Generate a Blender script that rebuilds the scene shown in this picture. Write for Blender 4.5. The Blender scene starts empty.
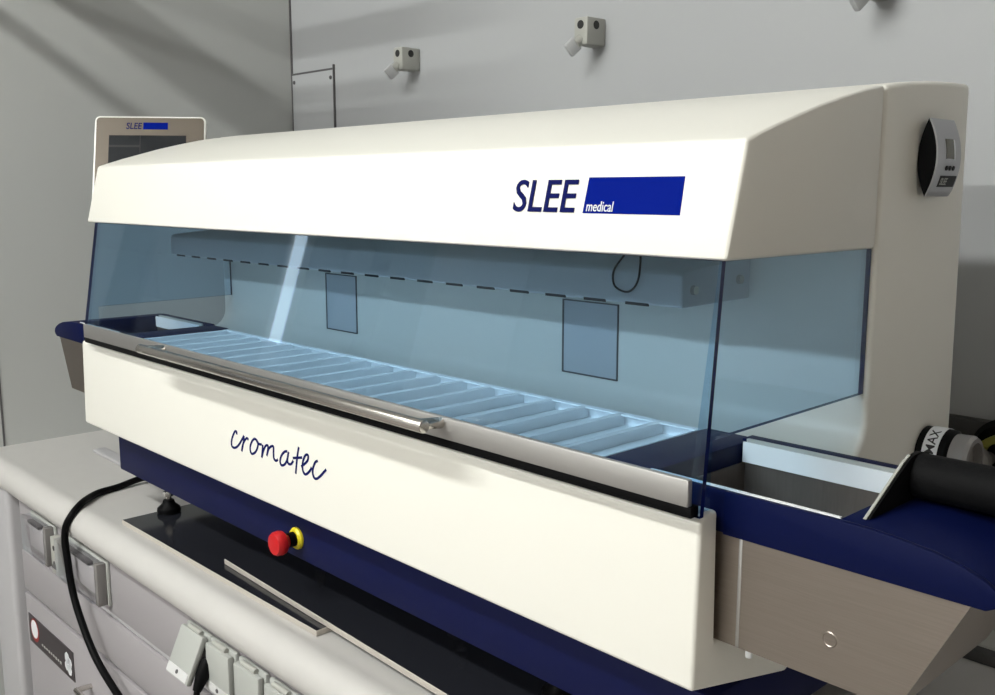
import bpy, bmesh, math, random
from mathutils import Vector, Matrix

random.seed(4)
SC = bpy.context.scene
COL = SC.collection
PI = math.pi

# ------------------------------------------------------------------ materials
def new_mat(name):
    m = bpy.data.materials.new(name)
    m.use_nodes = True
    nt = m.node_tree
    return m, nt, nt.nodes['Principled BSDF']

def plain(name, col, rough=0.5, metal=0.0, spec=0.5, bump=0.0, bscale=200.0, var=0.0, vscale=6.0, coat=0.0):
    m, nt, b = new_mat(name)
    b.inputs['Base Color'].default_value = (*col, 1)
    b.inputs['Roughness'].default_value = rough
    b.inputs['Metallic'].default_value = metal
    b.inputs['Specular IOR Level'].default_value = spec
    b.inputs['Coat Weight'].default_value = coat
    tc = nt.nodes.new('ShaderNodeTexCoord')
    if bump:
        n = nt.nodes.new('ShaderNodeTexNoise'); n.inputs['Scale'].default_value = bscale
        n.inputs['Detail'].default_value = 3
        bp = nt.nodes.new('ShaderNodeBump'); bp.inputs['Strength'].default_value = bump
        bp.inputs['Distance'].default_value = 0.002
        nt.links.new(tc.outputs['Object'], n.inputs['Vector'])
        nt.links.new(n.outputs['Fac'], bp.inputs['Height'])
        nt.links.new(bp.outputs['Normal'], b.inputs['Normal'])
    if var:
        n = nt.nodes.new('ShaderNodeTexNoise'); n.inputs['Scale'].default_value = vscale
        n.inputs['Detail'].default_value = 4
        mx = nt.nodes.new('ShaderNodeMixRGB')
        mx.inputs['Color1'].default_value = (*[c * (1 - var) for c in col], 1)
        mx.inputs['Color2'].default_value = (*[min(1, c * (1 + var)) for c in col], 1)
        nt.links.new(tc.outputs['Object'], n.inputs['Vector'])
        nt.links.new(n.outputs['Fac'], mx.inputs['Fac'])
        nt.links.new(mx.outputs['Color'], b.inputs['Base Color'])
    return m

def brushed(name, col, rough=0.35, stretch=(1, 1, 60), var=0.12, spread=0.12):
    m, nt, b = new_mat(name)
    b.inputs['Metallic'].default_value = 1.0
    tc = nt.nodes.new('ShaderNodeTexCoord')
    mp = nt.nodes.new('ShaderNodeMapping'); mp.inputs['Scale'].default_value = stretch
    n = nt.nodes.new('ShaderNodeTexNoise'); n.inputs['Scale'].default_value = 14; n.inputs['Detail'].default_value = 5
    nt.links.new(tc.outputs['Object'], mp.inputs['Vector']); nt.links.new(mp.outputs['Vector'], n.inputs['Vector'])
    mx = nt.nodes.new('ShaderNodeMixRGB')
    mx.inputs['Color1'].default_value = (*[c * (1 - var) for c in col], 1)
    mx.inputs['Color2'].default_value = (*[min(1, c * (1 + var)) for c in col], 1)
    nt.links.new(n.outputs['Fac'], mx.inputs['Fac']); nt.links.new(mx.outputs['Color'], b.inputs['Base Color'])
    mr = nt.nodes.new('ShaderNodeMapRange')
    mr.inputs['To Min'].default_value = rough - spread / 2; mr.inputs['To Max'].default_value = rough + spread / 2
    nt.links.new(n.outputs['Fac'], mr.inputs['Value']); nt.links.new(mr.outputs['Result'], b.inputs['Roughness'])
    return m

def tinted_glass(name, col, f0=0.045):
    """clear tinted acrylic sheet: tinted transmission plus a Fresnel-weighted mirror reflection"""
    m = bpy.data.materials.new(name); m.use_nodes = True
    nt = m.node_tree; nt.nodes.clear()
    out = nt.nodes.new('ShaderNodeOutputMaterial')
    tr = nt.nodes.new('ShaderNodeBsdfTransparent'); tr.inputs['Color'].default_value = (*col, 1)
    gl = nt.nodes.new('ShaderNodeBsdfGlossy'); gl.inputs['Roughness'].default_value = 0.004
    gl.inputs['Color'].default_value = (0.9, 0.95, 1, 1)
    lw = nt.nodes.new('ShaderNodeLayerWeight'); lw.inputs['Blend'].default_value = 0.5
    pw = nt.nodes.new('ShaderNodeMath'); pw.operation = 'POWER'; pw.inputs[1].default_value = 5
    ml = nt.nodes.new('ShaderNodeMath'); ml.operation = 'MULTIPLY_ADD'
    ml.inputs[1].default_value = 1 - f0; ml.inputs[2].default_value = f0
    mx = nt.nodes.new('ShaderNodeMixShader')
    L = nt.links.new
    L(lw.outputs['Facing'], pw.inputs[0]); L(pw.outputs[0], ml.inputs[0]); L(ml.outputs[0], mx.inputs['Fac'])
    L(tr.outputs[0], mx.inputs[1]); L(gl.outputs[0], mx.inputs[2]); L(mx.outputs[0], out.inputs['Surface'])
    return m

def emitter(name, col, power):
    m, nt, b = new_mat(name)
    b.inputs['Base Color'].default_value = (0.8, 0.8, 0.8, 1)
    b.inputs['Emission Color'].default_value = (*col, 1)
    b.inputs['Emission Strength'].default_value = power
    return m

M = {}
M['ivory'] = plain('ivory_enamel', (0.83, 0.815, 0.755), 0.38, bump=0.04, bscale=900)
M['ivory_side'] = M['ivory']
M['blue'] = plain('navy_plastic', (0.0020, 0.0048, 0.040), 0.5, spec=0.10, bump=0.05, bscale=700)
M['blue_base'] = plain('navy_enamel', (0.0032, 0.0056, 0.044), 0.5, spec=0.15, bump=0.04, bscale=800)
M['print_blue'] = plain('blue_print', (0.0012, 0.010, 0.20), 0.7, spec=0.03)
M['script_blue'] = plain('dark_blue_print', (0.007, 0.010, 0.085), 0.7, spec=0.03)
M['white_print'] = plain('white_print', (0.75, 0.77, 0.8), 0.5)
M['glass'] = tinted_glass('blue_tinted_acrylic', (0.795, 0.893, 0.968))
M['glass_edge'] = plain('acrylic_cut_edge', (0.003, 0.008, 0.075), 0.2, spec=0.4)
M['alu'] = brushed('brushed_aluminium', (0.47, 0.46, 0.45), 0.55, (1, 220, 220), 0.05, 0.06)
M['handle'] = brushed('satin_steel', (0.66, 0.63, 0.585), 0.25, (1, 260, 260), 0.08, 0.05)
M['steel'] = brushed('brushed_stainless_steel', (0.33, 0.288, 0.255), 0.42, (1.5, 40, 70), 0.13)
M['steel_in'] = brushed('tank_inside_steel', (0.30, 0.26, 0.235), 0.5, (30, 30, 3), 0.15)
M['black'] = plain('black_rubber', (0.003, 0.003, 0.0035), 0.5, spec=0.08)
M['black_foam'] = plain('matt_black_foam', (0.005, 0.005, 0.0055), 0.65, spec=0.1, bump=0.2, bscale=300)
M['black_gloss'] = plain('dark_polished_plate', (0.016, 0.017, 0.022), 0.12, spec=0.6)
M['plate_edge'] = plain('bare_machined_edge', (0.55, 0.51, 0.46), 0.4, metal=0.3)
M['white_pl'] = plain('white_polypropylene', (0.84, 0.86, 0.88), 0.35)
M['reagent'] = plain('milky_reagent', (0.90, 0.92, 0.93), 0.3)
M['tray'] = plain('translucent_white_plastic', (0.92, 0.935, 0.95), 0.4)
M['red'] = plain('red_button', (0.50, 0.008, 0.012), 0.4)
M['yellow'] = plain('yellow_collar', (0.80, 0.66, 0.02), 0.4)
M['wall'] = plain('painted_steel_wall', (0.43, 0.44, 0.455), 0.5, spec=0.4, bump=0.03, bscale=60, var=0.02, vscale=2)
M['wall_l'] = plain('painted_steel_side_wall', (0.485, 0.495, 0.485), 0.42, spec=0.45, bump=0.03, bscale=60, var=0.02, vscale=2)
M['room'] = plain('room_plaster', (0.58, 0.57, 0.56), 0.8)
M['room_dark'] = plain('room_dimming_brown', (0.40, 0.36, 0.32), 0.7)  # darker wall colour put in to cut bounce light from the right
M['ceil'] = plain('room_ceiling_white', (0.66, 0.66, 0.65), 0.8)
M['floor'] = plain('grey_vinyl_floor', (0.27, 0.25, 0.235), 0.5, var=0.1, vscale=30)
M['counter'] = plain('cast_resin_worktop', (0.53, 0.515, 0.50), 0.42, bump=0.05, bscale=120, var=0.03, vscale=30)
M['cab'] = plain('cabinet_enamel', (0.345, 0.325, 0.34), 0.42, var=0.02)
M['cab_lt'] = plain('cabinet_post_enamel', (0.43, 0.42, 0.435), 0.4)
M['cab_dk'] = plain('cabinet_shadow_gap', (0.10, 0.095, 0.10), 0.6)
M['socket'] = plain('grey_socket_plastic', (0.41, 0.42, 0.40), 0.42)
M['socket_lt'] = plain('pale_grey_plastic', (0.62, 0.62, 0.62), 0.4)
M['clear'] = tinted_glass('clear_cover', (0.93, 0.92, 0.93), 0.06)
M['clamp'] = plain('grey_polypropylene_clamp', (0.40, 0.40, 0.37), 0.5)
M['clamp_knob'] = plain('pale_grey_clamp_knob', (0.50, 0.51, 0.52), 0.4)
M['hole'] = plain('dark_hole', (0.02, 0.02, 0.02), 0.7)
M['screen'] = plain('dark_display', (0.020, 0.022, 0.026), 0.08, spec=0.6)
M['bezel'] = plain('taupe_metal_fascia', (0.115, 0.094, 0.073), 0.45, metal=0.35)
M['rim_white'] = plain('white_rim', (0.85, 0.84, 0.80), 0.35)
M['silver'] = plain('silver_plastic', (0.42, 0.42, 0.44), 0.35, metal=0.6)
M['lcd'] = plain('olive_liquid_crystal', (0.09, 0.085, 0.06), 0.2)
M['chrome'] = plain('bright_metal', (0.8, 0.8, 0.78), 0.15, metal=1)
M['label_dark'] = plain('dark_label', (0.035, 0.028, 0.032), 0.35)
M['label_red'] = plain('label_red', (0.25, 0.02, 0.02), 0.4)
M['grey_clear'] = plain('smoky_grey_plastic', (0.20, 0.19, 0.185), 0.2)
M['gas_yellow'] = plain('yellow_green_ring', (0.28, 0.27, 0.05), 0.45)
M['panel_dark'] = plain('charcoal_service_panel', (0.045, 0.043, 0.042), 0.5)
M['box_grey'] = plain('transport_rail_enamel', (0.55, 0.57, 0.60), 0.4)
M['slot'] = plain('black_slot', (0.006, 0.006, 0.008), 0.6)
M['cupboard'] = plain('dark_cupboard', (0.10, 0.105, 0.11), 0.5)
M['lamp'] = emitter('tube_light', (0.985, 1.0, 0.955), 68)
M['lamp_far'] = emitter('tube_light_far', (0.985, 1.0, 0.955), 115)
M['day'] = emitter('daylight_pane', (0.80, 0.92, 1.0), 3.4)

# ------------------------------------------------------------------ mesh helpers
def sharpen(bm, ang=32):
    a = math.radians(ang)
    for f in bm.faces: f.smooth = True
    for e in bm.edges:
        if len(e.link_faces) == 2:
            e.smooth = e.calc_face_angle(0) < a
        else:
            e.smooth = False

def obj(name, bm, mats, parent=None, smooth=32):
    bmesh.ops.recalc_face_normals(bm, faces=bm.faces[:])
    sharpen(bm, smooth)
    me = bpy.data.meshes.new(name); bm.to_mesh(me); bm.free()
    for m in (mats if isinstance(mats, (list, tuple)) else [mats]): me.materials.append(m)
    o = bpy.data.objects.new(name, me); COL.objects.link(o)
    if parent is not None:
        o.parent = parent
        # children are modelled in world space: cancel the parent's placement
        chain = Matrix.Identity(4)
        p = parent
        mats_ = []
        while p is not None:
            mats_.append(p.matrix_basis.copy() if p.get('_w') is None else p.matrix_basis.copy())
            if p.parent is not None: mats_.append(p.matrix_parent_inverse.copy())
            p = p.parent
        w = Matrix.Identity(4)
        for x in mats_: w = x @ w
        o.matrix_parent_inverse = w.inverted()
    return o

def thing(name, label, cat, loc=(0, 0, 0), group=None):
    o = bpy.data.objects.new(name, None); COL.objects.link(o)
    o.empty_display_size = 0.05; o.location = loc
    o['label'] = label; o['category'] = cat
    if group: o['group'] = group
    return o

def tag(o, label, cat, group=None):
    o['label'] = label; o['category'] = cat
    if group: o['group'] = group
    return o

def struct(name, bm, m):
    o = obj(name, bm, m); o['kind'] = 'structure'; return o

def merge(dst, src, mi=None):
    """append bmesh src to dst"""
    me = bpy.data.meshes.new('tmp'); src.to_mesh(me); src.free()
    n = len(dst.faces)
    dst.from_mesh(me); bpy.data.meshes.remove(me)
    dst.faces.ensure_lookup_table()
    if mi is not None:
        for f in dst.faces[n:]: f.material_index = mi
    return dst

def bevel(bm, w, seg=3, ang=25, sel=None):
    if w <= 0: return bm
    bmesh.ops.recalc_face_normals(bm, faces=bm.faces[:])
    es = [e for e in bm.edges if len(e.link_faces) == 2 and e.calc_face_angle(0) > math.radians(ang) and (sel is None or sel(e))]
    if es: bmesh.ops.bevel(bm, geom=es, offset=w, segments=seg, affect='EDGES', profile=0.5, clamp_overlap=True)
    return bm

def box(x0, x1, y0, y1, z0, z1, bv=0.0, seg=2):
    bm = bmesh.new()
    bmesh.ops.create_cube(bm, size=1)
    for v in bm.verts:
        v.co = Vector(((x0 + x1) / 2 + v.co.x * (x1 - x0), (y0 + y1) / 2 + v.co.y * (y1 - y0), (z0 + z1) / 2 + v.co.z * (z1 - z0)))
    return bevel(bm, bv, seg)

AX = {'x': lambda a, b, t: Vector((t, a, b)), 'y': lambda a, b, t: Vector((a, t, b)), 'z': lambda a, b, t: Vector((a, b, t))}
def prism(pts, axis, t0, t1, bv=0.0, seg=3, ang=25, sel=None):
    """closed polygon extruded along axis: x -> (Y,Z) points, y -> (X,Z), z -> (X,Y)"""
    bm = bmesh.new(); f = AX[axis]
    a = [bm.verts.new(f(p[0], p[1], t0)) for p in pts]
    b = [bm.verts.new(f(p[0], p[1], t1)) for p in pts]
    n = len(pts)
    bm.faces.new(a); bm.faces.new(b[::-1])
    for i in range(n): bm.faces.new((a[i], b[i], b[(i + 1) % n], a[(i + 1) % n]))
    return bevel(bm, bv, seg, ang, sel)

def lathe(prof, seg=32, origin=(0, 0, 0), axis=(0, 0, 1)):
    """profile of (radius, height) turned round the axis"""
    bm = bmesh.new(); rings = []
    for r, h in prof:
        if r < 1e-6: rings.append([bm.verts.new((0, 0, h))])
        else: rings.append([bm.verts.new((r * math.cos(2 * PI * k / seg), r * math.sin(2 * PI * k / seg), h)) for k in range(seg)])
    for A, B in zip(rings, rings[1:]):
        if len(A) == 1 and len(B) == 1: continue
        for k in range(seg):
            k2 = (k + 1) % seg
            if len(A) == 1: bm.faces.new((A[0], B[k], B[k2]))
            elif len(B) == 1: bm.faces.new((A[k], A[k2], B[0]))
            else: bm.faces.new((A[k], A[k2], B[k2], B[k]))
    q = Vector((0, 0, 1)).rotation_difference(Vector(axis).normalized()).to_matrix().to_4x4()
    bm.transform(Matrix.Translation(origin) @ q)
    return bm

def spline(pts, n=8):
    out = []; P = [Vector(p) for p in pts]
    for i in range(len(P) - 1):
        p0 = P[max(i - 1, 0)]; p1 = P[i]; p2 = P[i + 1]; p3 = P[min(i + 2, len(P) - 1)]
        for k in range(n):
            t = k / n
            out.append(0.5 * ((2 * p1) + (-p0 + p2) * t + (2 * p0 - 5 * p1 + 4 * p2 - p3) * t * t + (-p0 + 3 * p1 - 3 * p2 + p3) * t ** 3))
    out.append(P[-1]); return out

def tube(pts, r, seg=12, closed=False):
    bm = bmesh.new(); P = [Vector(p) for p in pts]; rings = []; n = len(P)
    up = Vector((0, 0, 1)); prev = None
    for i, p in enumerate(P):
        if closed: t = (P[(i + 1) % n] - P[i - 1]).normalized()
        else: t = (P[min(i + 1, n - 1)] - P[max(i - 1, 0)]).normalized()
        if prev is None:
            ref = up if abs(t.dot(up)) < 0.9 else Vector((1, 0, 0))
            u = t.cross(ref).normalized()
        else:
            u = (prev - t * prev.dot(t)).normalized()
        prev = u; w = t.cross(u)
        rings.append([bm.verts.new(p + r * (math.cos(2 * PI * k / seg) * u + math.sin(2 * PI * k / seg) * w)) for k in range(seg)])
    m = n if closed else n - 1
    for i in range(m):
        A, B = rings[i], rings[(i + 1) % n]
        for k in range(seg): bm.faces.new((A[k], A[(k + 1) % seg], B[(k + 1) % seg], B[k]))
    if not closed: bm.faces.new(rings[0][::-1]); bm.faces.new(rings[-1])
    return bm

def text_bm(s, width, height, depth=0.0006, shear=0.0, bold=0.0):
    """letters as a mesh: x right 0..width, y up 0..height, z thickness 0..depth"""
    cu = bpy.data.curves.new('t', 'FONT'); cu.body = s; cu.extrude = 0.5; cu.offset = bold; cu.resolution_u = 4
    o = bpy.data.objects.new('t', cu); COL.objects.link(o)
    dg = bpy.context.evaluated_depsgraph_get()
    me = bpy.data.meshes.new_from_object(o.evaluated_get(dg))
    bpy.data.objects.remove(o); bpy.data.curves.remove(cu)
    bm = bmesh.new(); bm.from_mesh(me); bpy.data.meshes.remove(me)
    xs = [v.co.x for v in bm.verts]; ys = [v.co.y for v in bm.verts]; zs = [v.co.z for v in bm.verts]
    x0, y0, z0 = min(xs), min(ys), min(zs)
    sy = height / (max(ys) - y0); w = width - shear * height
    sx = w / (max(xs) - x0); sz = depth / (max(zs) - z0)
    for v in bm.verts:
        y = (v.co.y - y0) * sy
        v.co = Vector(((v.co.x - x0) * sx + shear * y, y, (v.co.z - z0) * sz))
    return bm

def place(bm, o, ex, ey):
    """local x,y,z -> world with origin o, right ex, up ey, out ex x ey"""
    ex = Vector(ex).normalized(); ey = Vector(ey).normalized(); ez = ex.cross(ey)
    m = Matrix((ex, ey, ez)).transposed().to_4x4(); m.translation = Vector(o)
    bm.transform(m); return bm

def copy_tree(o):
    c = o.copy(); COL.objects.link(c)
    for ch in list(o.children):
        d = ch.copy(); COL.objects.link(d); d.parent = c; d.matrix_parent_inverse = ch.matrix_parent_inverse.copy()
        for g in ch.children:
            e = g.copy(); COL.objects.link(e); e.parent = d; e.matrix_parent_inverse = g.matrix_parent_inverse.copy()
    return c

# ------------------------------------------------------------------ room shell
WX, WY = -0.527, 0.768                      # alcove side wall, back wall
struct('floor', box(-3.6, 3.6, -4.6, 0.9, -0.05, 0.0), M['floor'])
struct('ceiling', box(-3.6, 3.6, -4.6, 0.9, 2.9, 2.95), M['ceil'])
struct('wall_back', box(-3.5, 3.5, WY, WY + 0.06, 0, 2.9), M['wall'])
struct('wall_left', box(WX - 0.05, WX, -0.12, WY, 0, 2.9), M['wall_l'])
struct('wall_right_added', box(2.30, 2.36, -0.80, WY, 0, 2.9), M['room_dark'])  # unseen wall added to keep light off the stainer's right side
struct('wall_far_left', box(-3.6, -3.5, -4.5, WY + 0.06, 0, 2.9), M['room'])
struct('wall_far_right', box(3.5, 3.6, -4.5, WY + 0.06, 0, 2.9), M['room_dark'])
struct('wall_front', box(-3.6, 3.6, -4.6, -4.5, 0, 2.9), M['room'])
# narrow joints in the sheet-metal side wall
struct('trim_1', box(WX, WX + 0.0015, 0.008, 0.012, 0.90, 2.6), M['cab_dk'])
struct('trim_2', box(WX, WX + 0.004, WY - 0.004, WY, 0.90, 2.9), M['cab_dk'])
# narrow tall window far across the room (seen only as a reflection in the acrylic)
w1 = struct('window_1', box(-3.5, -3.485, -2.555, -2.482, 1.36, 2.3), M['day'])
# unseen board and rail, added to cast the diagonal streaks on the left wall
cp = thing('shadow_shelf', 'unseen shelf and rail added high at left to cast wall streaks', 'shelf', (-0.15, 0.0, 2.0))
obj('shadow_board', box(WX, 0.22, -0.055, 0.10, 2.00, 2.02), M['wall'], cp)
obj('shadow_rail', tube([(WX, -0.125, 1.945), (0.22, -0.125, 1.945)], 0.016), M['alu'], cp)
# ceiling lamps
def lamp(x0, x1, y, label, mat):
    t = thing('ceiling_lamp', label, 'ceiling lamp', ((x0 + x1) / 2, y, 2.9))
    obj('lamp_housing', box(x0 - 0.03, x1 + 0.03, y - 0.10, y + 0.10, 2.86, 2.90, 0.004), M['ceil'], t)
    obj('lamp_diffuser', box(x0, x1, y - 0.07, y + 0.07, 2.835, 2.86, 0.004), mat, t)
lamp(-0.20, 1.42, -1.45, 'long white ceiling lamp over the near aisle', M['lamp'])
lamp(-0.5, 1.6, -3.3, 'long white ceiling lamp at the far side of the room', M['lamp_far'])
# dark cupboards on the far side of the room (they show as bands in the acrylic)
for y0, y1, lab in ((-2.22, -1.46, 'broad dark cupboard against the far side of the room'),
                    (-2.80, -2.62, 'slim dark cupboard beside the narrow window'),
                    (-3.27, -2.92, 'dark cupboard in the far corner of the room')):
    t = thing('storage_cupboard', lab, 'cupboard', (-3.3, (y0 + y1) / 2, 0))
    obj('body', box(-3.498, -3.12, y0, y1, 0.0, 2.25, 0.004), M['cupboard'], t)
    obj('door', box(-3.118, -3.10, y0 + 0.01, y1 - 0.01, 0.08, 2.23, 0.003), M['cupboard'], t)

# access panel on the back wall
ap = thing('access_panel', 'grey wall access panel with corner screws left behind the stainer', 'panel', (-0.43, WY, 1.5))
obj('panel_sheet', box(-0.522, -0.336, WY - 0.004, WY, 0.95, 1.745, 0.0012), M['wall'], ap)
bm = box(-0.524, -0.332, WY - 0.002, WY, 1.7445, 1.7500)
merge(bm, box(-0.3355, -0.3325, WY - 0.0055, WY, 0.95, 1.757))
obj('panel_joint', bm, M['cab_dk'], ap)
for sx in (-0.512, -0.346):
    obj('screw', lathe([(0.0, 0.003), (0.004, 0.0025), (0.005, 0)], 16, (sx, WY - 0.004, 1.727), (0, -1, 0)), M['cab_dk'], ap)

# rod clamps on the back wall
def clamp():
    t = thing('rod_clamp', 'x', 'clamp', (0, WY, 0), 'rod clamps on the back wall')
    # body block with a square face, two dark bores
    b = box(-0.016, 0.016, WY - 0.050, WY, -0.024, 0.024, 0.003)
    obj('clamp_block', b, M['clamp'], t)
    obj('bore', lathe([(0.0, 0.0006), (0.0075, 0.0006), (0.0075, -0.001)], 24, (0.0, WY - 0.050, 0.011), (0, -1, 0)), M['hole'], t)
    obj('bore', lathe([(0.0, 0.0006), (0.0075, 0.0006), (0.0075, -0.001)], 24, (0.016, WY - 0.026, 0.011), (1, 0, 0)), M['hole'], t)
    # thumb screw pointing out and down: shank then a flat wing
    d = Vector((-0.25, -0.62, -0.62)).normalized()
    p = Vector((-0.003, WY - 0.046, -0.013))
    k = tube([p, p + d * 0.014], 0.0095, 16)
    obj('screw_shank', k, M['clamp'], t)
    w = box(-0.013, 0.013, -0.0055, 0.0055, 0.0, 0.024, 0.003)
    q = Vector((0, 0, 1)).rotation_difference(d).to_matrix().to_4x4()
    w.transform(Matrix.Translation(p + d * 0.010) @ q @ Matrix.Rotation(1.1, 4, 'Z'))
    obj('thumb_wing', w, M['clamp_knob'], t)
    return t
c0 = clamp()
for i, (x, z, lab) in enumerate(((-0.018, 1.737, 'grey wall clamp with thumb screw above the left of the hood, beside the access panel'),
                        (0.515, 1.735, 'grey wall clamp with thumb screw in the middle of the back wall'),
                        (1.052, 1.745, 'grey wall clamp cut by the top edge, above the logo end of the hood'))):
    o = c0 if i == 0 else copy_tree(c0)
    o.location = (x, WY, z); o['label'] = lab

# dark service panel low on the back wall, right of the stainer
sp = thing('service_panel', 'charcoal service strip low on the wall right of the stainer', 'panel', (1.6, WY, 1.0))
obj('panel_sheet', box(1.02, 2.2, WY - 0.02, WY, 0.93, 1.142, 0.002), M['panel_dark'], sp)
cw = obj('valve_dial', lathe([(0, 0.02), (0.022, 0.02), (0.026, 0.014), (0.043, 0.014), (0.050, 0.006), (0.050, 0)], 40, (1.275, WY - 0.021, 1.103), (0, -1, 0)), M['black'], sp)
obj('colour_ring', lathe([(0.024, 0.0), (0.024, 0.026), (0.034, 0.026), (0.034, 0.0)], 40, (1.275, WY - 0.030, 1.100), (0, -1, 0)), M['gas_yellow'], cw)
obj('valve_knob', lathe([(0.010, 0), (0.011, 0.02), (0.020, 0.03), (0.022, 0.045), (0.014, 0.055), (0, 0.057)], 28, (1.255, WY - 0.04, 1.098), (-0.1, -1, 0.05)), M['grey_clear'], cw)

# ------------------------------------------------------------------ worktop and cabinet
Yc, Zc, r = -0.024, 0.872, 0.030
prof = [(WY, 0.9), (-0.006, 0.9), (-0.016, 0.9012)]
for k in range(15):
    a = PI / 2 + PI * k / 14
    prof.append((Yc + r * math.cos(a), Zc + r * math.sin(a)))
prof += [(0.02, Zc - r), (WY, Zc - r)]
wt = obj('worktop', prism(prof, 'x', WX, 2.2), M['counter'], smooth=40)
tag(wt, 'long pale grey resin worktop with a rounded front lip under the stainer', 'worktop')

cab = thing('base_cabinet', 'pale grey enamelled cabinet under the worktop with a dark sticker', 'cabinet', (0.8, 0.3, 0))
obj('body', box(-0.33, 2.2, -0.022, 0.75, 0.04, 0.842), M['cab'], cab)
obj('plinth', box(-0.33, 2.2, 0.03, 0.74, 0.0, 0.04), M['cab_dk'], cab)
obj('fascia', box(-0.322, 2.2, -0.030, -0.022, 0.742, 0.840, 0.002), M['cab'], cab)
dr = obj('drawer', box(-0.322, 0.75, -0.032, -0.022, 0.648, 0.732, 0.003), M['cab'], cab)
obj('drawer', box(0.756, 1.9, -0.032, -0.022, 0.648, 0.732, 0.003), M['cab'], cab)
obj('trim_strip', box(-0.322, 2.2, -0.0275, -0.022, 0.7335, 0.7405, 0.001), M['cab_lt'], cab)
d1 = obj('door', box(-0.322, 0.30, -0.032, -0.022, 0.06, 0.640, 0.003), M['cab'], cab)
obj('door', box(0.306, 0.95, -0.032, -0.022, 0.06, 0.640, 0.003), M['cab'], cab)
hb = tube(spline([(0.02, -0.031, 0.565), (0.02, -0.055, 0.566), (0.03, -0.060, 0.567), (0.12, -0.060, 0.567), (0.13, -0.055, 0.566), (0.13, -0.031, 0.565)], 5), 0.005)
obj('handle', hb, M['handle'], d1)
# corner post with a shadow gap
pt = thing('corner_post', 'narrow pale grey upright post left of the cabinet', 'post', (-0.42, 0, 0))
obj('post', box(-0.52, -0.385, -0.036, 0.05, 0.0, 0.842, 0.012, 4), M['cab_lt'], pt)
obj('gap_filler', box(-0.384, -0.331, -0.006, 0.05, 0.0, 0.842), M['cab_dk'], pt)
# sticker
sk = thing('warning_sticker', 'dark oblong sticker with a round white mark on the cabinet', 'sticker', (-0.18, -0.033, 0.57))
obj('backing', box(-0.306, -0.062, -0.0334, -0.032, 0.540, 0.600), M['label_dark'], sk)
def disc(x, z, r, y, mat, par, name, sq=1.0):
    b = lathe([(0, 0.0005), (r, 0.0005), (r, 0)], 28, (0, 0, 0), (0, -1, 0))
    b.transform(Matrix.Translation((x, y, z)) @ Matrix.Diagonal((sq, 1, 1, 1)))
    return obj(name, b, mat, par)
disc(-0.272, 0.573, 0.0245, -0.0334, M['label_red'], sk, 'red_ring')
disc(-0.272, 0.575, 0.019, -0.0339, M['white_print'], sk, 'white_disc')
bm = bmesh.new()
for (x, z, s) in ((-0.094, 0.578, 0.012), (-0.081, 0.572, 0.010), (-0.098, 0.561, 0.010), (-0.084, 0.557, 0.011)):
    merge(bm, lathe([(0, 0.0006), (s, 0.0006), (s, 0)], 7, (x, -0.0334, z), (0, -1, 0)))
obj('white_blot', bm, M['white_print'], sk)
bm = bmesh.new()
random.seed(7)
for k in range(9):
    x = -0.235 + k * 0.0125
    merge(bm, box(x, x + 0.007, -0.0339, -0.0334, 0.553 + random.uniform(-.001, .001), 0.557))
obj('text_line', bm, M['socket'], sk)

# breaker boxes under clear covers
def breaker(x0, x1, label):
    t = thing('switch_box', label, 'switch box', ((x0 + x1) / 2, -0.03, 0.79), 'switch boxes under the worktop lip')
    obj('back_plate', box(x0, x1, -0.036, -0.030, 0.757, 0.836, 0.002), M['socket'], t)
    obj('insert', box(x0 + 0.012, x1 - 0.022, -0.044, -0.036, 0.770, 0.815, 0.002), M['cab_lt'], t)
    obj('top_slot', box(x0 + 0.010, x1 - 0.06, -0.0455, -0.036, 0.816, 0.8215), M['cab_dk'], t)
    obj('end_wall', box(x1 - 0.016, x1 - 0.003, -0.052, -0.036, 0.760, 0.834, 0.001), M['grey_clear'], t)
    cv = box(x0 + 0.002, x1 - 0.017, -0.056, -0.0365, 0.761, 0.833, 0.003)
    obj('clear_cover', cv, M['clear'], t)
breaker(-0.235, -0.105, 'shorter switch box with clear cover under the worktop lip, next to the post')
breaker(-0.055, 0.140, 'longer switch box with clear cover under the worktop lip, right of the cable')
lk = thing('latch', 'small beige latch block between the two clear switch boxes', 'latch', (-0.08, -0.03, 0.78))
obj('latch_body', box(-0.099, -0.066, -0.047, -0.030, 0.752, 0.822, 0.002), M['clamp'], lk)
obj('latch_hole', lathe([(0, 0.0005), (0.005, 0.0005), (0.005, 0)], 16, (-0.082, -0.047, 0.803), (0, -1, 0)), M['hole'], lk)
obj('latch_tab', prism([(-0.094, 0.764), (-0.071, 0.764), (-0.082, 0.778)], 'y', -0.049, -0.047), M['cab_dk'], lk)

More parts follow.
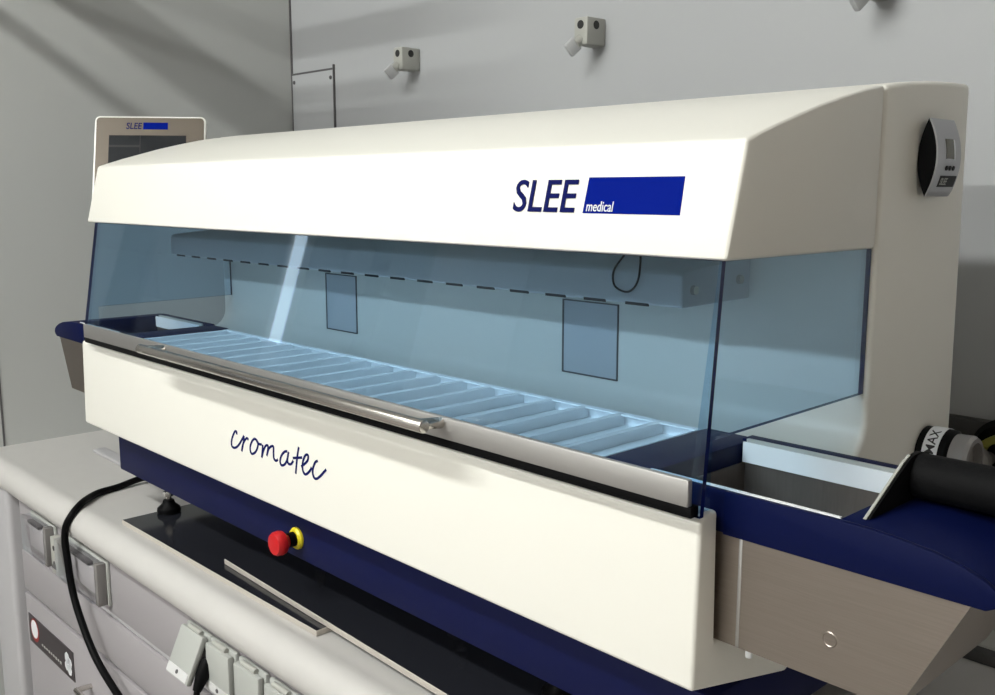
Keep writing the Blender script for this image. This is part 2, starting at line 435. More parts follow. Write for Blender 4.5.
# sockets with spring covers
def socket(x, label, lifted=False):
    t = thing('wall_socket', label, 'socket', (x, -0.03, 0.79), 'flap sockets under the worktop lip')
    obj('socket_frame', box(x - 0.036, x + 0.036, -0.038, -0.030, 0.757, 0.834, 0.003), M['socket'], t)
    obj('hinge', tube([(x - 0.018, -0.041, 0.8325), (x + 0.018, -0.041, 0.8325)], 0.004), M['clamp'], t)
    fl = box(-0.033, 0.033, -0.010, 0.0, -0.070, 0.0, 0.003)
    st = box(-0.030, 0.030, -0.0108, -0.0098, -0.067, -0.054)
    sc_ = lathe([(0, 0.001), (0.003, 0.001), (0.003, 0)], 14, (0.0, -0.0108, -0.060), (0, -1, 0))
    ang = -0.42 if lifted else 0.0
    m = Matrix.Translation((x, -0.038, 0.830)) @ Matrix.Rotation(ang, 4, 'X')
    for b in (fl, st, sc_): b.transform(m)
    f = obj('flap', fl, M['socket'], t)
    obj('label_strip', st, M['socket_lt'], f); obj('flap_screw', sc_, M['cab_dk'], f)
    if lifted:
        obj('contact_plate', box(x - 0.028, x + 0.028, -0.040, -0.038, 0.762, 0.826), M['cab_dk'], t)
socket(0.475, 'grey socket with its cover lifted by a black plug', True)
socket(0.548, 'grey socket with closed cover, next to the lifted one')
socket(0.628, 'grey socket with closed cover, second to the right of the lifted one')
socket(0.708, 'grey socket with closed cover, farthest right and cut by the picture edge')
pg = thing('power_plug', 'black mains plug hanging under the lifted socket cover', 'plug', (0.505, -0.06, 0.79))
bm = lathe([(0.0, 0.0), (0.009, 0.0), (0.0105, 0.006), (0.0105, 0.022), (0.008, 0.034), (0.006, 0.045), (0, 0.046)], 24, (0.513, -0.042, 0.802), (0.05, -0.28, -0.5))
obj('plug_body', bm, M['black'], pg)
obj('plug_cable', tube(spline([(0.516, -0.062, 0.766), (0.515, -0.066, 0.745), (0.505, -0.066, 0.715), (0.50, -0.060, 0.66), (0.505, -0.055, 0.58), (0.515, -0.052, 0.45)], 6), 0.0045), M['black'], pg)

# mains lead over the lip
lead = tube(spline([(0.12, 0.32, 0.9135), (0.01, 0.21, 0.9135), (-0.045, 0.128, 0.9125), (-0.041, 0.063, 0.906), (-0.031, 0.026, 0.9065),
                    (-0.010, -0.001, 0.9075), (0.018, -0.0265, 0.9085), (0.034, -0.048, 0.899), (0.030, -0.0595, 0.878), (0.022, -0.0605, 0.850), (0.026, -0.060, 0.815),
                    (0.036, -0.059, 0.763), (0.064, -0.058, 0.717), (0.118, -0.056, 0.664), (0.20, -0.054, 0.628), (0.30, -0.054, 0.60), (0.34, -0.054, 0.52)], 8), 0.0062)
tag(obj('power_cable', lead, M['black']), 'black cable draped over the rounded worktop lip at left', 'cable')

# strip lying on the worktop behind the cable
bm = prism([(-0.345, 0.132), (0.14, 0.122), (0.14, 0.150), (-0.345, 0.160)], 'z', 0.9, 0.907, 0.002)
tag(obj('cover_strip', bm, M['cab_lt']), 'pale flat strip lying on the worktop under the left end', 'strip')
# ledge at the right rear of the worktop
lg = thing('worktop_ledge', 'metal ledge along the worktop at the lower right corner', 'ledge', (1.7, 0.56, 0.9))
obj('riser', box(1.15, 2.2, 0.530, 0.60, 0.90, 0.915, 0.002), M['panel_dark'], lg)
obj('top_plate', box(1.15, 2.2, 0.545, 0.62, 0.915, 0.918), M['clamp'], lg)
obj('bright_edge', box(1.15, 2.2, 0.595, 0.601, 0.918, 0.924, 0.001), M['chrome'], lg)

# ------------------------------------------------------------------ steel plates under the feet
def plate(name, x0, x1, y0, y1, z0, rot, label):
    bm = box(x0, x1, y0, y1, z0, z0 + 0.008, 0.0008, 1)
    bm.transform(Matrix.Translation((x0, y0, 0)) @ Matrix.Rotation(rot, 4, 'Z') @ Matrix.Translation((-x0, -y0, 0)))
    bm.faces.ensure_lookup_table()
    bmesh.ops.recalc_face_normals(bm, faces=bm.faces[:])
    for f in bm.faces: f.material_index = 0 if abs(f.normal.z) > 0.9 else 1
    return tag(obj(name, bm, [M['black_gloss'], M['plate_edge']]), label, 'plate', 'polished plates under the stainer')
plate('metal_plate', 0.152, 0.735, -0.010, 0.43, 0.900, 0.010, 'dark polished metal plate lying lowest on the worktop, at left')
plate('metal_plate', 0.451, 1.13, 0.020, 0.42, 0.908, -0.030, 'dark polished metal plate overlapping the lower plate, under the red button')

# ------------------------------------------------------------------ the staining machine
L = 1.3
st = thing('slide_stainer', 'large ivory and navy laboratory slide stainer with blue tinted window', 'slide stainer', (0.65, 0.24, 0.9))

def hoodY(z): return 0.022 + (z - 1.400) * 0.024 / 0.095
crest = [(0.046, 1.495), (0.066, 1.5015), (0.090, 1.509), (0.122, 1.518), (0.158, 1.528), (0.196, 1.537), (0.235, 1.5455), (0.2705, 1.5515)]
bm = prism([(0.022, 1.400)] + crest + [(0.2705, 1.400)], 'x', 0.0, L)
bm.faces.ensure_lookup_table()
bmesh.ops.recalc_face_normals(bm, faces=bm.faces[:])
bf = [f for f in bm.faces if f.normal.z < -0.9][0]
bmesh.ops.inset_region(bm, faces=[bf], thickness=0.007, depth=0)
bf = [f for f in bm.faces if f.normal.z < -0.9 and all(0.003 < v.co.x < L - 0.003 for v in f.verts)][0]
ex = bmesh.ops.extrude_face_region(bm, geom=[bf])
for v in [g for g in ex['geom'] if isinstance(g, bmesh.types.BMVert)]:
    v.co.z = 1.482; v.co.y = 0.058 if v.co.y < 0.1 else 0.262
bmesh.ops.delete(bm, geom=[bf], context='FACES')
bevel(bm, 0.0035, 3, 20, lambda e: all(v.co.z > 1.39 for v in e.verts) and not all(0.004 < v.co.x < L - 0.004 and v.co.y > 0.026 and v.co.y < 0.268 for v in e.verts))
hood = obj('hood', bm, M['ivory'], st, smooth=28)

# rear housing: back wall of the chamber and the side columns are one moulding
rh = [(0.2735, 1.552), (0.31, 1.557), (0.365, 1.562), (0.42, 1.5650), (0.465, 1.566), (0.478, 1.20), (0.480, 1.030), (0.212, 1.030), (0.212, 1.1925), (0.236, 1.1940),
      (0.252, 1.1985), (0.263, 1.2055), (0.2705, 1.2150), (0.2735, 1.2265)]
obj('rear_housing', prism(rh, 'x', 0.0, L, 0.006, 4, 20), M['ivory'], st, smooth=28)

# recessed windows in the chamber wall
for x0, x1 in ((0.357, 0.444), (0.894, 0.985)):
    w_ = bmesh.new()
    merge(w_, box(x0, x0 + 0.0025, 0.2715, 0.2735, 1.226, 1.3195)); merge(w_, box(x1 - 0.0012, x1, 0.2715, 0.2735, 1.226, 1.3195))
    merge(w_, box(x0, x1, 0.2715, 0.2735, 1.226, 1.2280)); merge(w_, box(x0, x1, 0.2715, 0.2735, 1.3180, 1.3195))
    fr = obj('wall_hatch', box(x0 + 0.0025, x1 - 0.0012, 0.2722, 0.2735, 1.228, 1.318), M['box_grey'], st)
    obj('hatch_joint', w_, M['cab_dk'], fr)

# transport rail hanging from the hood
rail_p = [(0.155, 1.340), (0.155, 1.372), (0.162, 1.3760), (0.2735, 1.3865), (0.2735, 1.342)]
tb = obj('transport_rail', prism(rail_p, 'x', 0.036, 1.163, 0.001, 1), M['box_grey'], st)
for k in range(19):
    x = 0.06 + k * 0.0573
    obj('slot', box(x, x + 0.030, 0.1545, 0.1560, 1.3385, 1.3415), M['slot'], tb)
for xx, zz in ((1.163, 1.357),):
    obj('bolt', lathe([(0, 0.004), (0.0045, 0.004), (0.005, 0.0)], 18, (xx, 0.172, zz), (1, 0, 0)), M['handle'], tb)
    obj('bolt', lathe([(0, 0.004), (0.0045, 0.004), (0.005, 0.0)], 18, (xx, 0.252, zz + 0.006), (1, 0, 0)), M['handle'], tb)
obj('sensor_cable', tube(spline([(1.117, 0.145, 1.41), (1.117, 0.146, 1.385), (1.112, 0.148, 1.363), (1.098, 0.150, 1.352), (1.081, 0.150, 1.357), (1.079, 0.150, 1.372), (1.093, 0.148, 1.388), (1.11, 0.146, 1.405)], 6), 0.0011, 8), M['black'], tb)

# lower front body, chamber floor
lp = [(-0.0005, 1.1930), (0.006, 1.1972), (0.024, 1.1982), (0.0265, 1.083), (0.211, 1.083), (0.190, 1.045), (0.144, 1.0145), (-0.004, 1.0485)]
def corner_sel(e):
    a, b = e.verts
    return True
obj('lower_body', prism(lp, 'x', 0.0, L, 0.0045, 4, 20), M['ivory'], st, smooth=28)

# navy plinth
base = obj('plinth', box(0.057, 1.297, 0.030, 0.476, 0.968, 1.0295, 0.003), M['blue_base'], st)
es = obj('emergency_stop', lathe([(0.0148, 0.0), (0.0148, 0.003), (0.0125, 0.006), (0.0, 0.006)], 36, (0.642, 0.030, 0.997), (0, -1, 0)), M['yellow'], st)
bmr = lathe([(0.0085, 0.0), (0.0085, 0.012), (0.0120, 0.015), (0.0155, 0.018), (0.0165, 0.022), (0.0160, 0.028), (0.0140, 0.0315), (0.0, 0.0330)], 36, (0.643, 0.0245, 0.9972), (0, -1, 0))
obj('red_button', bmr, M['red'], es)
obj('button_neck', lathe([(0.0098, 0.0), (0.0098, 0.011), (0.0, 0.011)], 28, (0.642, 0.0245, 0.997), (0, -1, 0)), M['black'], es)

# adjustable feet
for fx, fy, fz in ((0.168, 0.066, 0.908), (0.53, 0.135, 0.916), (0.865, 0.125, 0.916), (1.066, 0.090, 0.916), (0.30, 0.40, 0.908), (1.04, 0.38, 0.916)):
    f = obj('foot', lathe([(0, 0), (0.019, 0), (0.020, 0.004), (0.019, 0.009), (0.011, 0.016), (0.009, 0.022), (0, 0.022)], 28, (fx, fy, fz)), M['black'], st)
    obj('foot_bolt', lathe([(0.0045, 0.02), (0.0045, 0.028), (0.0085, 0.029), (0.0085, 0.037), (0.0045, 0.038), (0.0045, 0.062), (0, 0.062)], 6, (fx, fy, fz)), M['chrome'], f)

# sliding acrylic sash
def gy(z): return -0.012 + (z - 1.195) * 0.034 / 0.205
def pane(bm_fn_pts, axis, t0, t1, big):
    bm = prism(bm_fn_pts, axis, t0, t1)
    bmesh.ops.recalc_face_normals(bm, faces=bm.faces[:])
    ar = max(f.calc_area() for f in bm.faces)
    for f in bm.faces: f.material_index = 0 if f.calc_area() > ar * 0.9 else 1
    return bm
bm = pane([(gy(1.2003), 1.2003), (gy(1.400), 1.400), (gy(1.400) + 0.005, 1.400), (gy(1.2003) + 0.005, 1.2003)], 'x', 0.036, 1.3065, 0)
for v in bm.verts:                                     # the right edge leans in to meet the hood corner
    if v.co.x > 1.0 and v.co.z > 1.3: v.co.x = 1.2965
sash = obj('front_pane', bm, [M['glass'], M['glass_edge']], st)
sash['label'] = 'blue tinted acrylic front pane'
ar = obj('sash_rail', box(0.060, 1.3, -0.0185, -0.0125, 1.2090, 1.2315, 0.0012), M['alu'], sash)
obj('rubber_seal', box(0.058, 1.302, -0.0165, -0.006, 1.2000, 1.2095, 0.001), M['black'], sash)
hz = 1.2285
bm = tube([(0.360, -0.050, hz), (1.013, -0.050, hz)], 0.0067, 24)
for hx in (0.372, 1.001):
    merge(bm, tube([(hx, -0.049, hz), (hx, -0.0185, hz - 0.003)], 0.0058, 18))
obj('handle_bar', bevel(bm, 0.001, 2, 60), M['handle'], sash, smooth=50)

# side panes
spts = [(0.030, 1.3995), (0.2725, 1.3995), (0.2725, 1.258), (0.0225, 1.256), (0.021, 1.199), (0.002, 1.198), (0.0045, 1.256)]
side_pts = [(0.0275, 1.3995), (0.2725, 1.3995), (0.2725, 1.258), (0.0190, 1.256), (0.018, 1.1985), (-0.0062, 1.1985)]
for x0, lab in ((0.030, 'left'), (1.2905, 'right')):
    bm = pane(side_pts, 'x', x0, x0 + 0.005, 0)
    for f in bm.faces:                                  # the cut that butts against the front pane is clear, not dark
        if f.material_index == 1 and f.calc_center_median().y < 0.022: f.material_index = 0
    obj('side_pane', bm, [M['glass'], M['glass_edge']], st)

# print on the hood and the body
up = Vector((0, 0.024, 0.095)).normalized(); rt = Vector((1, 0, 0))
def on_hood(x, z, off=0.0): return Vector((x, hoodY(z) - off, z))
bm = place(text_bm('SLEE', 0.0795, 0.0310, 0.0008, 0.0, 0.006), on_hood(1.052, 1.4345, 0.0004), rt, up)
lt = obj('brand_lettering', bm, M['script_blue'], hood)
z0, z1 = 1.4345, 1.4662
def hood_quad(pts, depth, mat, name):
    bm = bmesh.new()
    a = [bm.verts.new(on_hood(x, z, depth)) for x, z in pts]; b = [bm.verts.new(on_hood(x, z, -0.0005)) for x, z in pts]
    n = len(pts); bm.faces.new(a); bm.faces.new(b[::-1])
    for i in range(n): bm.faces.new((a[i], b[i], b[(i + 1) % n], a[(i + 1) % n]))
    return obj(name, bm, mat, hood)
hood_quad([(1.1420, z0), (1.2485, z0), (1.2470, z1), (1.1425, z1)], 0.0004, M['print_blue'], 'logo_bar')
bm = place(text_bm('medical', 0.0305, 0.0092, 0.0004, 0.0, 0.002), on_hood(1.1460, 1.4362, 0.0006), rt, up)
obj('small_lettering', bm, M['white_print'], hood)

# handwritten style product word on the lower body
strokes = [
 [(0.5480,1.1270),(0.5480,1.1300),(0.5450,1.1310),(0.5410,1.1280),(0.5360,1.1210),(0.5330,1.1140),(0.5340,1.1080),(0.5410,1.1070),(0.5500,1.1110),(0.5590,1.1190),(0.5680,1.1290)],
 [(0.5680,1.1290),(0.5660,1.1190),(0.5610,1.1060)],
 [(0.5610,1.1060),(0.5640,1.1150),(0.5700,1.1230),(0.5760,1.1270),(0.5800,1.1250)],
 [(0.5960,1.1300),(0.5900,1.1260),(0.5850,1.1190),(0.5840,1.1120),(0.5880,1.1080),(0.5960,1.1110),(0.6020,1.1170),(0.6050,1.1250),(0.6010,1.1290),(0.5960,1.1300)],
 [(0.6010,1.1290),(0.6040,1.1260),(0.6090,1.1250),(0.6150,1.1260)],
 [(0.6170,1.1260),(0.6160,1.1180),(0.6140,1.1080)],
 [(0.6140,1.1080),(0.6190,1.1190),(0.6250,1.1260),(0.6300,1.1270),(0.6300,1.1220),(0.6270,1.1130)],
 [(0.6270,1.1130),(0.6320,1.1230),(0.6390,1.1280),(0.6440,1.1280),(0.6440,1.1200),(0.6450,1.1130),(0.6500,1.1110),(0.6550,1.1140)],
 [(0.6780,1.1290),(0.6710,1.1270),(0.6630,1.1200),(0.6600,1.1120),(0.6630,1.1080),(0.6700,1.1100),(0.6760,1.1160),(0.6800,1.1250)],
 [(0.6810,1.1290),(0.6780,1.1200),(0.6790,1.1140),(0.6860,1.1140),(0.6920,1.1200)],
 [(0.7050,1.1400),(0.7010,1.1260),(0.6970,1.1040)],
 [(0.6910,1.1230),(0.7000,1.1250),(0.7130,1.1280)],
 [(0.7100,1.1160),(0.7180,1.1210),(0.7250,1.1270),(0.7260,1.1330),(0.7210,1.1330),(0.7160,1.1270),(0.7130,1.1190),(0.7140,1.1110),(0.7200,1.1080),(0.7290,1.1140),(0.7340,1.1200)],
 [(0.7480,1.1310),(0.7420,1.1280),(0.7370,1.1200),(0.7360,1.1130),(0.7390,1.1080),(0.7450,1.1080),(0.7540,1.1140),(0.7610,1.1200),(0.7660,1.1240)],
]
bm = bmesh.new()
for s in strokes:
    pts = [Vector((x, z, 0)) for x, z in s]
    P = spline(pts, 5)
    t_ = bmesh.new(); Lv = []; Rv = []
    for i, p in enumerate(P):
        d = (P[min(i + 1, len(P) - 1)] - P[max(i - 1, 0)])
        if d.length < 1e-7: d = Vector((1, 0, 0))
        d.normalize(); n = Vector((-d.y, d.x, 0)) * 0.00165
        yy = -0.0009 - 0.0005
        z_ = p.y
        fy = -0.0005 - (1.1915 - z_) * 0.0035 / 0.143
        for q, lst in ((p + n, Lv), (p - n, Rv)):
            a = t_.verts.new((q.x, fy - 0.0005, q.y)); b = t_.verts.new((q.x, fy + 0.0004, q.y)); lst.append((a, b))
    for i in range(len(P) - 1):
        t_.faces.new((Lv[i][0], Lv[i + 1][0], Rv[i + 1][0], Rv[i][0]))
        t_.faces.new((Lv[i][0], Lv[i][1], Lv[i + 1][1], Lv[i + 1][0]))
        t_.faces.new((Rv[i][0], Rv[i + 1][0], Rv[i + 1][1], Rv[i][1]))
    merge(bm, t_)
obj('script_lettering', bm, M['script_blue'], st, smooth=20)

# loading basins at both ends
def basin(mir, name):
    X_ = (lambda x: x) if not mir else (lambda x: 1.3 - x)
    def bx(x0, x1, *a, **k):
        a0, a1 = sorted((X_(x0), X_(x1))); return box(a0, a1, *a, **k)
    def py(pts, y0, y1, **k): return prism([(X_(x), z) for x, z in pts], 'y', y0, y1, **k)
    # moulded navy rim: front, rear and inner bars plus the rolled outer deck
    deck = [(1.400, 1.176), (1.400, 1.2135), (1.424, 1.2130), (1.446, 1.2112), (1.472, 1.2080), (1.492, 1.2030), (1.507, 1.1970), (1.5145, 1.1920), (1.518, 1.1865), (1.5155, 1.1810), (1.508, 1.1770)]
    bm = py(deck, 0.0345, 0.2085, bv=0.0012, seg=2)
    merge(bm, py([(1.3015, 1.1765), (1.3015, 1.2132)] + deck[1:], 0.0285, 0.0345, bv=0.0012, seg=2))
    merge(bm, bx(1.2135, 1.303, 0.0286, 0.0345, 1.1780, 1.2132, bv=0.001))
    merge(bm, bx(1.2135, 1.401, 0.190, 0.2085, 1.1765, 1.2132, bv=0.002))
    merge(bm, bx(1.1600, 1.2200, 0.0285, 0.2085, 1.1600, 1.2110, bv=0.003))
    rim = obj('basin_rim', bm, M['blue'], st, smooth=28)
    # white liner lip
    obj('front_liner', bx(1.222, 1.400, 0.0345, 0.0365, 1.150, 1.2145), M['white_pl'], rim)
    obj('rear_liner', bx(1.222, 1.400, 0.1795, 0.1815, 1.1925, 1.2125), M['white_pl'], rim)
    b = bx(1.222, 1.400, 0.186, 0.190, 1.2075, 1.2142)
    obj('rear_bead', b, M['socket'], rim)
    # stainless tank
    t = 0.0015
    out = [(1.3195, 1.1775), (1.4985, 1.1775), (1.4525, 1.083), (1.3195, 1.083)]
    bm = py(out, 0.0310, 0.0325)
    merge(bm, py([(1.221, 1.1775), (1.3165, 1.1775), (1.3165, 1.083), (1.221, 1.083)], 0.0313, 0.0328))
    merge(bm, py([(1.4985, 1.1775), (1.4970, 1.1775), (1.4510, 1.083), (1.4525, 1.083)], 0.0325, 0.198))
    merge(bm, py([(1.221, 1.1765), (1.4985, 1.1765), (1.4525, 1.083), (1.221, 1.083)], 0.1965, 0.198))
    tank = obj('basin_tank', bm, M['steel'], st)
    obj('fold_highlight', bx(1.3163, 1.3197, 0.0306, 0.0326, 1.083, 1.1775, bv=0.0006), M['alu'], tank)  # lighter metal strip stands in for the highlight along the tank fold
    b = bx(1.2215, 1.4480, 0.036, 0.1960, 1.0835, 1.0865)
    merge(b, bx(1.2215, 1.4000, 0.1820, 0.1960, 1.0865, 1.1920))
    merge(b, bx(1.2215, 1.2235, 0.036, 0.1820, 1.0865, 1.1920))
    obj('tank_lining', b, M['steel_in'], tank)
    if not mir:
        obj('weld_stud', lathe([(0.0048, 0), (0.0056, 0.0006), (0.0064, 0)], 24, (1.3985, 0.0310, 1.118), (0, -1, 0)), M['steel'], tank)
        obj('drain_peg', tube([(1.318, 0.050, 1.083), (1.318, 0.050, 1.068)], 0.0030), M['white_pl'], tank)
    return rim
basin(False, 'right'); basin(True, 'left')
# lug on the lower body where the tank hangs
# MAX knob on the column
kn = obj('drain_knob', lathe([(0.0, 0.0), (0.029, 0.0), (0.029, 0.030), (0.026, 0.033), (0.0, 0.033)], 40, (1.3005, 0.415, 1.174), (1, 0, 0)), M['black'], st)
lb = lathe([(0.0294, 0.0075), (0.0299, 0.0075), (0.0299, 0.0235), (0.0294, 0.0235)], 60, (1.3005, 0.415, 1.174), (1, 0, 0))
obj('white_label_band', lb, M['white_print'], kn)
lt_ = bmesh.new()
tb_ = text_bm('MAX', 0.030, 0.0095, 0.0003, 0.0, 0.006)
# wrap the letters round the band, reading upward
R_ = 0.0300
for v in tb_.verts:
    a = v.co.x / R_ + math.radians(193)           # angle round the X axis; 180 deg = towards the front
    hx = 0.0198 - v.co.y; rr = R_ + v.co.z
    v.co = Vector((1.3005 + hx + 0.0005, 0.415 + rr * math.cos(a), 1.174 - rr * math.sin(a)))
obj('band_lettering', tb_, M['slot'], kn)
obj('clear_cap', lathe([(0.026, 0.033), (0.0265, 0.048), (0.024, 0.052), (0.0195, 0.0525), (0.019, 0.044), (0, 0.044)], 40, (1.3005, 0.415, 1.174), (1, 0, 0)), M['grey_clear'], kn)

# black flap with grip roll resting on the right basin deck
fp = thing('basin_flap', 'matt black flap with a thick grip roll over the right basin', 'flap', (1.50, 0.11, 1.214))
cheek = [(0.046, 1.2138), (0.104, 1.2455), (0.114, 1.2495), (0.128, 1.2505), (0.142, 1.2470), (0.153, 1.2380), (0.165, 1.2138)]
bm = prism(cheek, 'x', 1.4125, 1.4165)
fk = obj('cheek_plate', bm, M['black_foam'], fp)
obj('bare_edge', prism([(0.0445, 1.2138), (0.1030, 1.2463), (0.1135, 1.2502), (0.1150, 1.2490), (0.1055, 1.2450), (0.0480, 1.2138)], 'x', 1.4122, 1.4145), M['clamp'], fk)
bm = tube([(1.4166, 0.126, 1.2320), (1.78, 0.126, 1.2320)], 0.0180, 32)
obj('grip_roll', bevel(bm, 0.002, 2, 60), M['black_foam'], fp, smooth=50)
bm = prism([(0.130, 1.2240), (0.130, 1.2200), (0.20, 1.2140), (0.20, 1.2175)], 'x', 1.4166, 1.78)
obj('flap_sheet', bm, M['black_foam'], fp)

# reagent trays between the basins
def tray():
    w = 0.0255; y0, y1 = 0.0300, 0.2060; h = 0.1255; t = 0.0018
    bm = bmesh.new()
    zf = 0.062                                        # fill level plate of the tub
    merge(bm, box(-w, -w + t, y0, y1, 0, h, 0.0005, 1)); merge(bm, box(w - t, w, y0, y1, 0, h, 0.0005, 1))
    merge(bm, box(-w, w, y0, y0 + t, 0, h, 0.0005, 1)); merge(bm, box(-w, w, y1 - t, y1, 0, h - 0.001, 0.0005, 1))
    merge(bm, box(-w + t, w - t, y0 + t, y1 - t, 0, 0.002))
    # rolled rim
    merge(bm, box(-w - 0.0007, -w + 0.004, y0, y1, h - 0.002, h, 0.0006, 1))
    merge(bm, box(-w, w, y1 - 0.010, y1, h - 0.002, h, 0.0006, 1))
    return bm, zf
n = 20; p0 = 0.0925 + 0.0264; pitch = (1.1585 - 0.0264 * 2 - 0.0925 - 0.002) / (n - 1)
tr0 = thing('reagent_tray', 'x', 'tray', (0, 0, 1.0835), 'white reagent trays')
bm, zf = tray()
bm.transform(Matrix.Translation((0, 0, 1.0835)))
obj('tray_tub', bm, M['tray'], tr0)
bm = box(-0.0235, 0.0235, 0.032, 0.204, 1.0835 + 0.004, 1.0835 + 0.112)
obj('reagent', bm, M['reagent'], tr0)
ords = ['first', 'second', 'third', 'fourth', 'fifth', 'sixth', 'seventh', 'eighth', 'ninth', 'tenth']
for i in range(n):
    o = tr0 if i == 0 else copy_tree(tr0)
    o.location = (p0 + i * pitch, 0, 1.0835)
    if i < 10: lab = 'white plastic reagent tray behind the blue pane, %s from the left basin' % ords[i]
    else: lab = 'white plastic reagent tray behind the blue pane, %s from the right basin' % ords[n - 1 - i]
    o['label'] = lab

# ------------------------------------------------------------------ timer on the column
tm = thing('digital_timer', 'silver and black digital timer stuck on the right column', 'timer', (1.314, 0.34, 1.485))
zc, hh = 1.4865, 0.0380
def arc_x(z, s, base, bulge): return base + s * bulge * (1 - ((z - zc) / hh) ** 2)
N = 14
front = [(arc_x(zc - hh + 2 * hh * k / N, 1, 1.3095, 0.0095), zc - hh + 2 * hh * k / N) for k in range(N + 1)]
back = [(arc_x(zc - hh + 2 * hh * k / N, -1, 1.3095, 0.0088), zc - hh + 2 * hh * k / N) for k in range(N, -1, -1)]
lens = front + back[1:-1]
obj('casing', prism(lens, 'y', 0.3475, 0.3980), M['black'], tm)
# bowed silver face: a thin curved sheet on the front, slightly longer at top and bottom
fp_ = [(x + 0.0004, z) for x, z in front] + [(x + 0.0020, z + (0.001 if k in (0,) else 0)) for k, (x, z) in reversed(list(enumerate(front)))]
face = obj('face_plate', prism(fp_, 'y', 0.3465, 0.4010), M['silver'], tm, smooth=60)
def on_face(y, z, off=0.0021): return Vector((arc_x(z, 1, 1.3095, 0.0095) + off, y, z))
def face_patch(y0, y1, z0, z1, mat, name, off=0.0024, n=6):
    bm = bmesh.new(); rows = []
    for k in range(n + 1):
        z = z0 + (z1 - z0) * k / n
        rows.append([bm.verts.new(on_face(y0, z, off)), bm.verts.new(on_face(y1, z, off)), bm.verts.new(on_face(y1, z, 0.0015)), bm.verts.new(on_face(y0, z, 0.0015))])
    for A, B in zip(rows, rows[1:]):
        for i in range(4): bm.faces.new((A[i], A[(i + 1) % 4], B[(i + 1) % 4], B[i]))
    bm.faces.new(rows[0]); bm.faces.new(rows[-1][::-1])
    return obj(name, bm, mat, face)
face_patch(0.366, 0.384, 1.4855, 1.5050, M['lcd'], 'lcd_window')
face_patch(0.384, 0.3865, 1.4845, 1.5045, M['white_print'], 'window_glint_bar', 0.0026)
face_patch(0.360, 0.398, 1.4580, 1.4690, M['slot'], 'logo_strip')
for y in (0.369, 0.377, 0.385):
    obj('button', lathe([(0.0026, 0), (0.0022, 0.0012), (0, 0.0014)], 16, on_face(y, 1.4765, 0.0019), (1, 0, -0.25)), M['slot'], face)
zt = 1.4600
e_up = (on_face(0.34, zt + 0.007) - on_face(0.34, zt)).normalized()
obj('logo_lettering', place(text_bm('SLEE', 0.016, 0.0070, 0.0004, 0.15, 0.008), on_face(0.362, zt, 0.0025), (0, 1, 0), e_up), M['socket'], face)

# ------------------------------------------------------------------ touch screen on its own post behind the left end
RT = Vector((-0.06, 0.284, 1.590)); LT = Vector((-0.177, 0.117, 1.594))
ex_ = (RT - LT).normalized(); W = (RT - LT).length
tilt = math.radians(22)
nh = Vector((ex_.y, -ex_.x, 0)).normalized()           # horizontal direction towards the viewer
up_ = (Vector((0, 0, 1)) * math.cos(tilt) - nh * math.sin(tilt)).normalized()
ex_ = Vector((ex_.x, ex_.y, 0)).normalized()
H = 0.175
O = LT - up_ * H                                      # lower left corner of the face
ts = thing('touch_screen', 'upright touch screen with white rim behind the left end of the hood', 'screen', (-0.20, 0.24, 0.9))
def rrect(w, h, r, x0=0, y0=0, n=5):
    P = []
    for cx, cy, a in ((w - r, r, -90), (w - r, h - r, 0), (r, h - r, 90), (r, r, 180)):
        for k in range(n + 1):
            t = math.radians(a + 90 * k / n); P.append((x0 + cx + r * math.cos(t), y0 + cy + r * math.sin(t)))
    return P
bm = prism(rrect(W, H, 0.010), 'z', -0.022, 0.0, 0.0015, 2, 60); place(bm, O, ex_, up_)
rim_ = obj('casing', bm, M['rim_white'], ts)
bm = prism(rrect(W - 0.007, H - 0.007, 0.007, 0.0035, 0.0035), 'z', -0.001, 0.0010); place(bm, O, ex_, up_)
fas = obj('fascia', bm, M['bezel'], ts)
bm = prism([(0.027, 0.02), (W - 0.036, 0.02), (W - 0.036, H - 0.040), (0.027, H - 0.040)], 'z', 0.0005, 0.0016); place(bm, O, ex_, up_)
disp = obj('display', bm, M['screen'], ts)
bm = prism([(0.083, 0.02), (0.0845, 0.02), (0.0845, H - 0.040), (0.083, H - 0.040)], 'z', 0.0014, 0.0020)
merge(bm, prism([(0.027, H - 0.064), (0.083, H - 0.064), (0.083, H - 0.060), (0.027, H - 0.060)], 'z', 0.0014, 0.0020)); place(bm, O, ex_, up_)
obj('screen_line', bm, M['slot'], disp)
bm = place(text_bm('SLEE', 0.0290, 0.0130, 0.0006, 0.10, 0.010), O + ex_ * 0.0575 + up_ * (H - 0.0270) + (ex_.cross(up_)) * 0.0008, ex_, up_)
obj('logo_lettering', bm, M['script_blue'], fas)
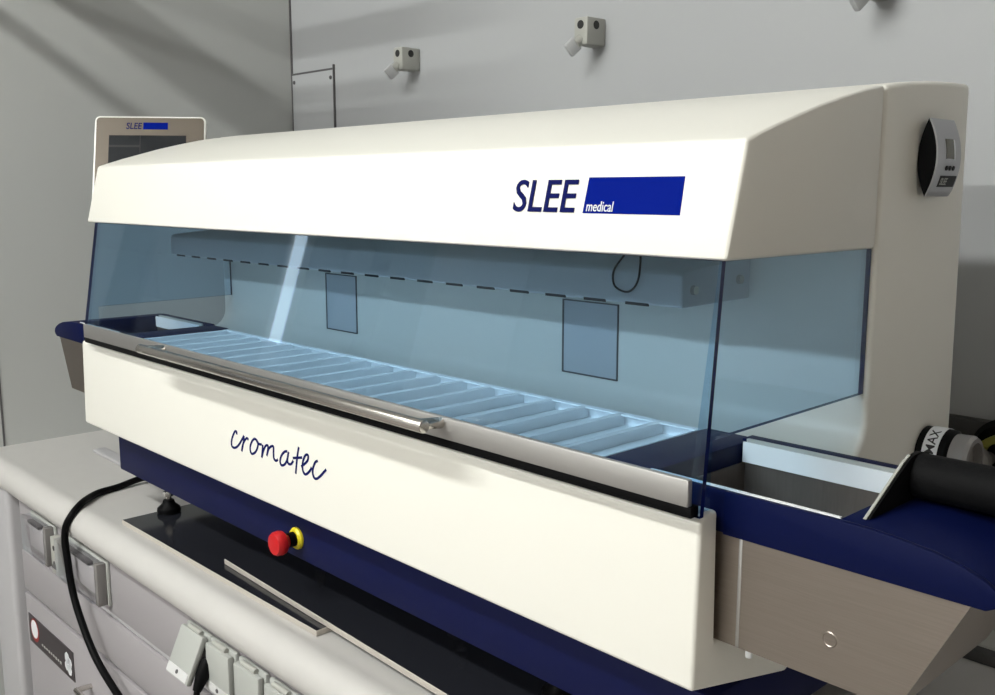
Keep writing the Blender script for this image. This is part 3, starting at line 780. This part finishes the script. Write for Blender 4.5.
bm = prism([(0.0885, H - 0.0275), (0.134, H - 0.0275), (0.134, H - 0.0135), (0.0888, H - 0.0135)], 'z', 0.0008, 0.0015); place(bm, O, ex_, up_)
obj('logo_bar', bm, M['print_blue'], fas)
mid = O + ex_ * (W / 2) + up_ * 0.05 - nh * 0.02
foot = Vector((-0.06, 0.545, 0.0))
bm = tube([mid - nh * 0.0, mid - nh * 0.05 + Vector((0, 0, -0.02)), Vector((foot.x, foot.y, 1.40)), Vector((foot.x, foot.y, 0.905))], 0.014, 16)
obj('post', bm, M['handle'], ts)
obj('post_foot', lathe([(0, 0), (0.05, 0), (0.05, 0.006), (0.018, 0.012), (0, 0.012)], 32, (foot.x, foot.y, 0.9)), M['blue_base'], ts)

# ------------------------------------------------------------------ camera
f_px = 980.0
Rm = Matrix(((0.684706873, 0.115647542, -0.719584703), (0.728818563, -0.108647982, 0.676031891), (0.0, -0.987330371, -0.158678095)))
rx, ry, rz = Rm.col[0], Rm.col[1], Rm.col[2]       # camera right, down and forward in the world... columns
right = Vector((Rm[0][0], Rm[1][0], Rm[2][0])); down = Vector((Rm[0][1], Rm[1][1], Rm[2][1])); fwd = Vector((Rm[0][2], Rm[1][2], Rm[2][2]))
cam = bpy.data.cameras.new('camera'); co = bpy.data.objects.new('camera', cam); COL.objects.link(co)
mw = Matrix((right, -down, -fwd)).transposed().to_4x4(); mw.translation = Vector((1.7355, -0.63158, 1.455))
co.matrix_world = mw
cam.sensor_width = 36.0; cam.lens = f_px / 995 * 36.0; cam.clip_start = 0.02
SC.camera = co

# ------------------------------------------------------------------ world and view
w = bpy.data.worlds.new('world'); SC.world = w; w.use_nodes = True
w.node_tree.nodes['Background'].inputs['Color'].default_value = (0.75, 0.8, 0.85, 1)
w.node_tree.nodes['Background'].inputs['Strength'].default_value = 0.3
SC.cycles.transparent_max_bounces = 32
SC.cycles.max_bounces = 10
SC.view_settings.view_transform = 'Standard'
SC.view_settings.look = 'None'
SC.view_settings.gamma = 1.0
SC.view_settings.use_curve_mapping = False
SC.view_settings.exposure = 0.0
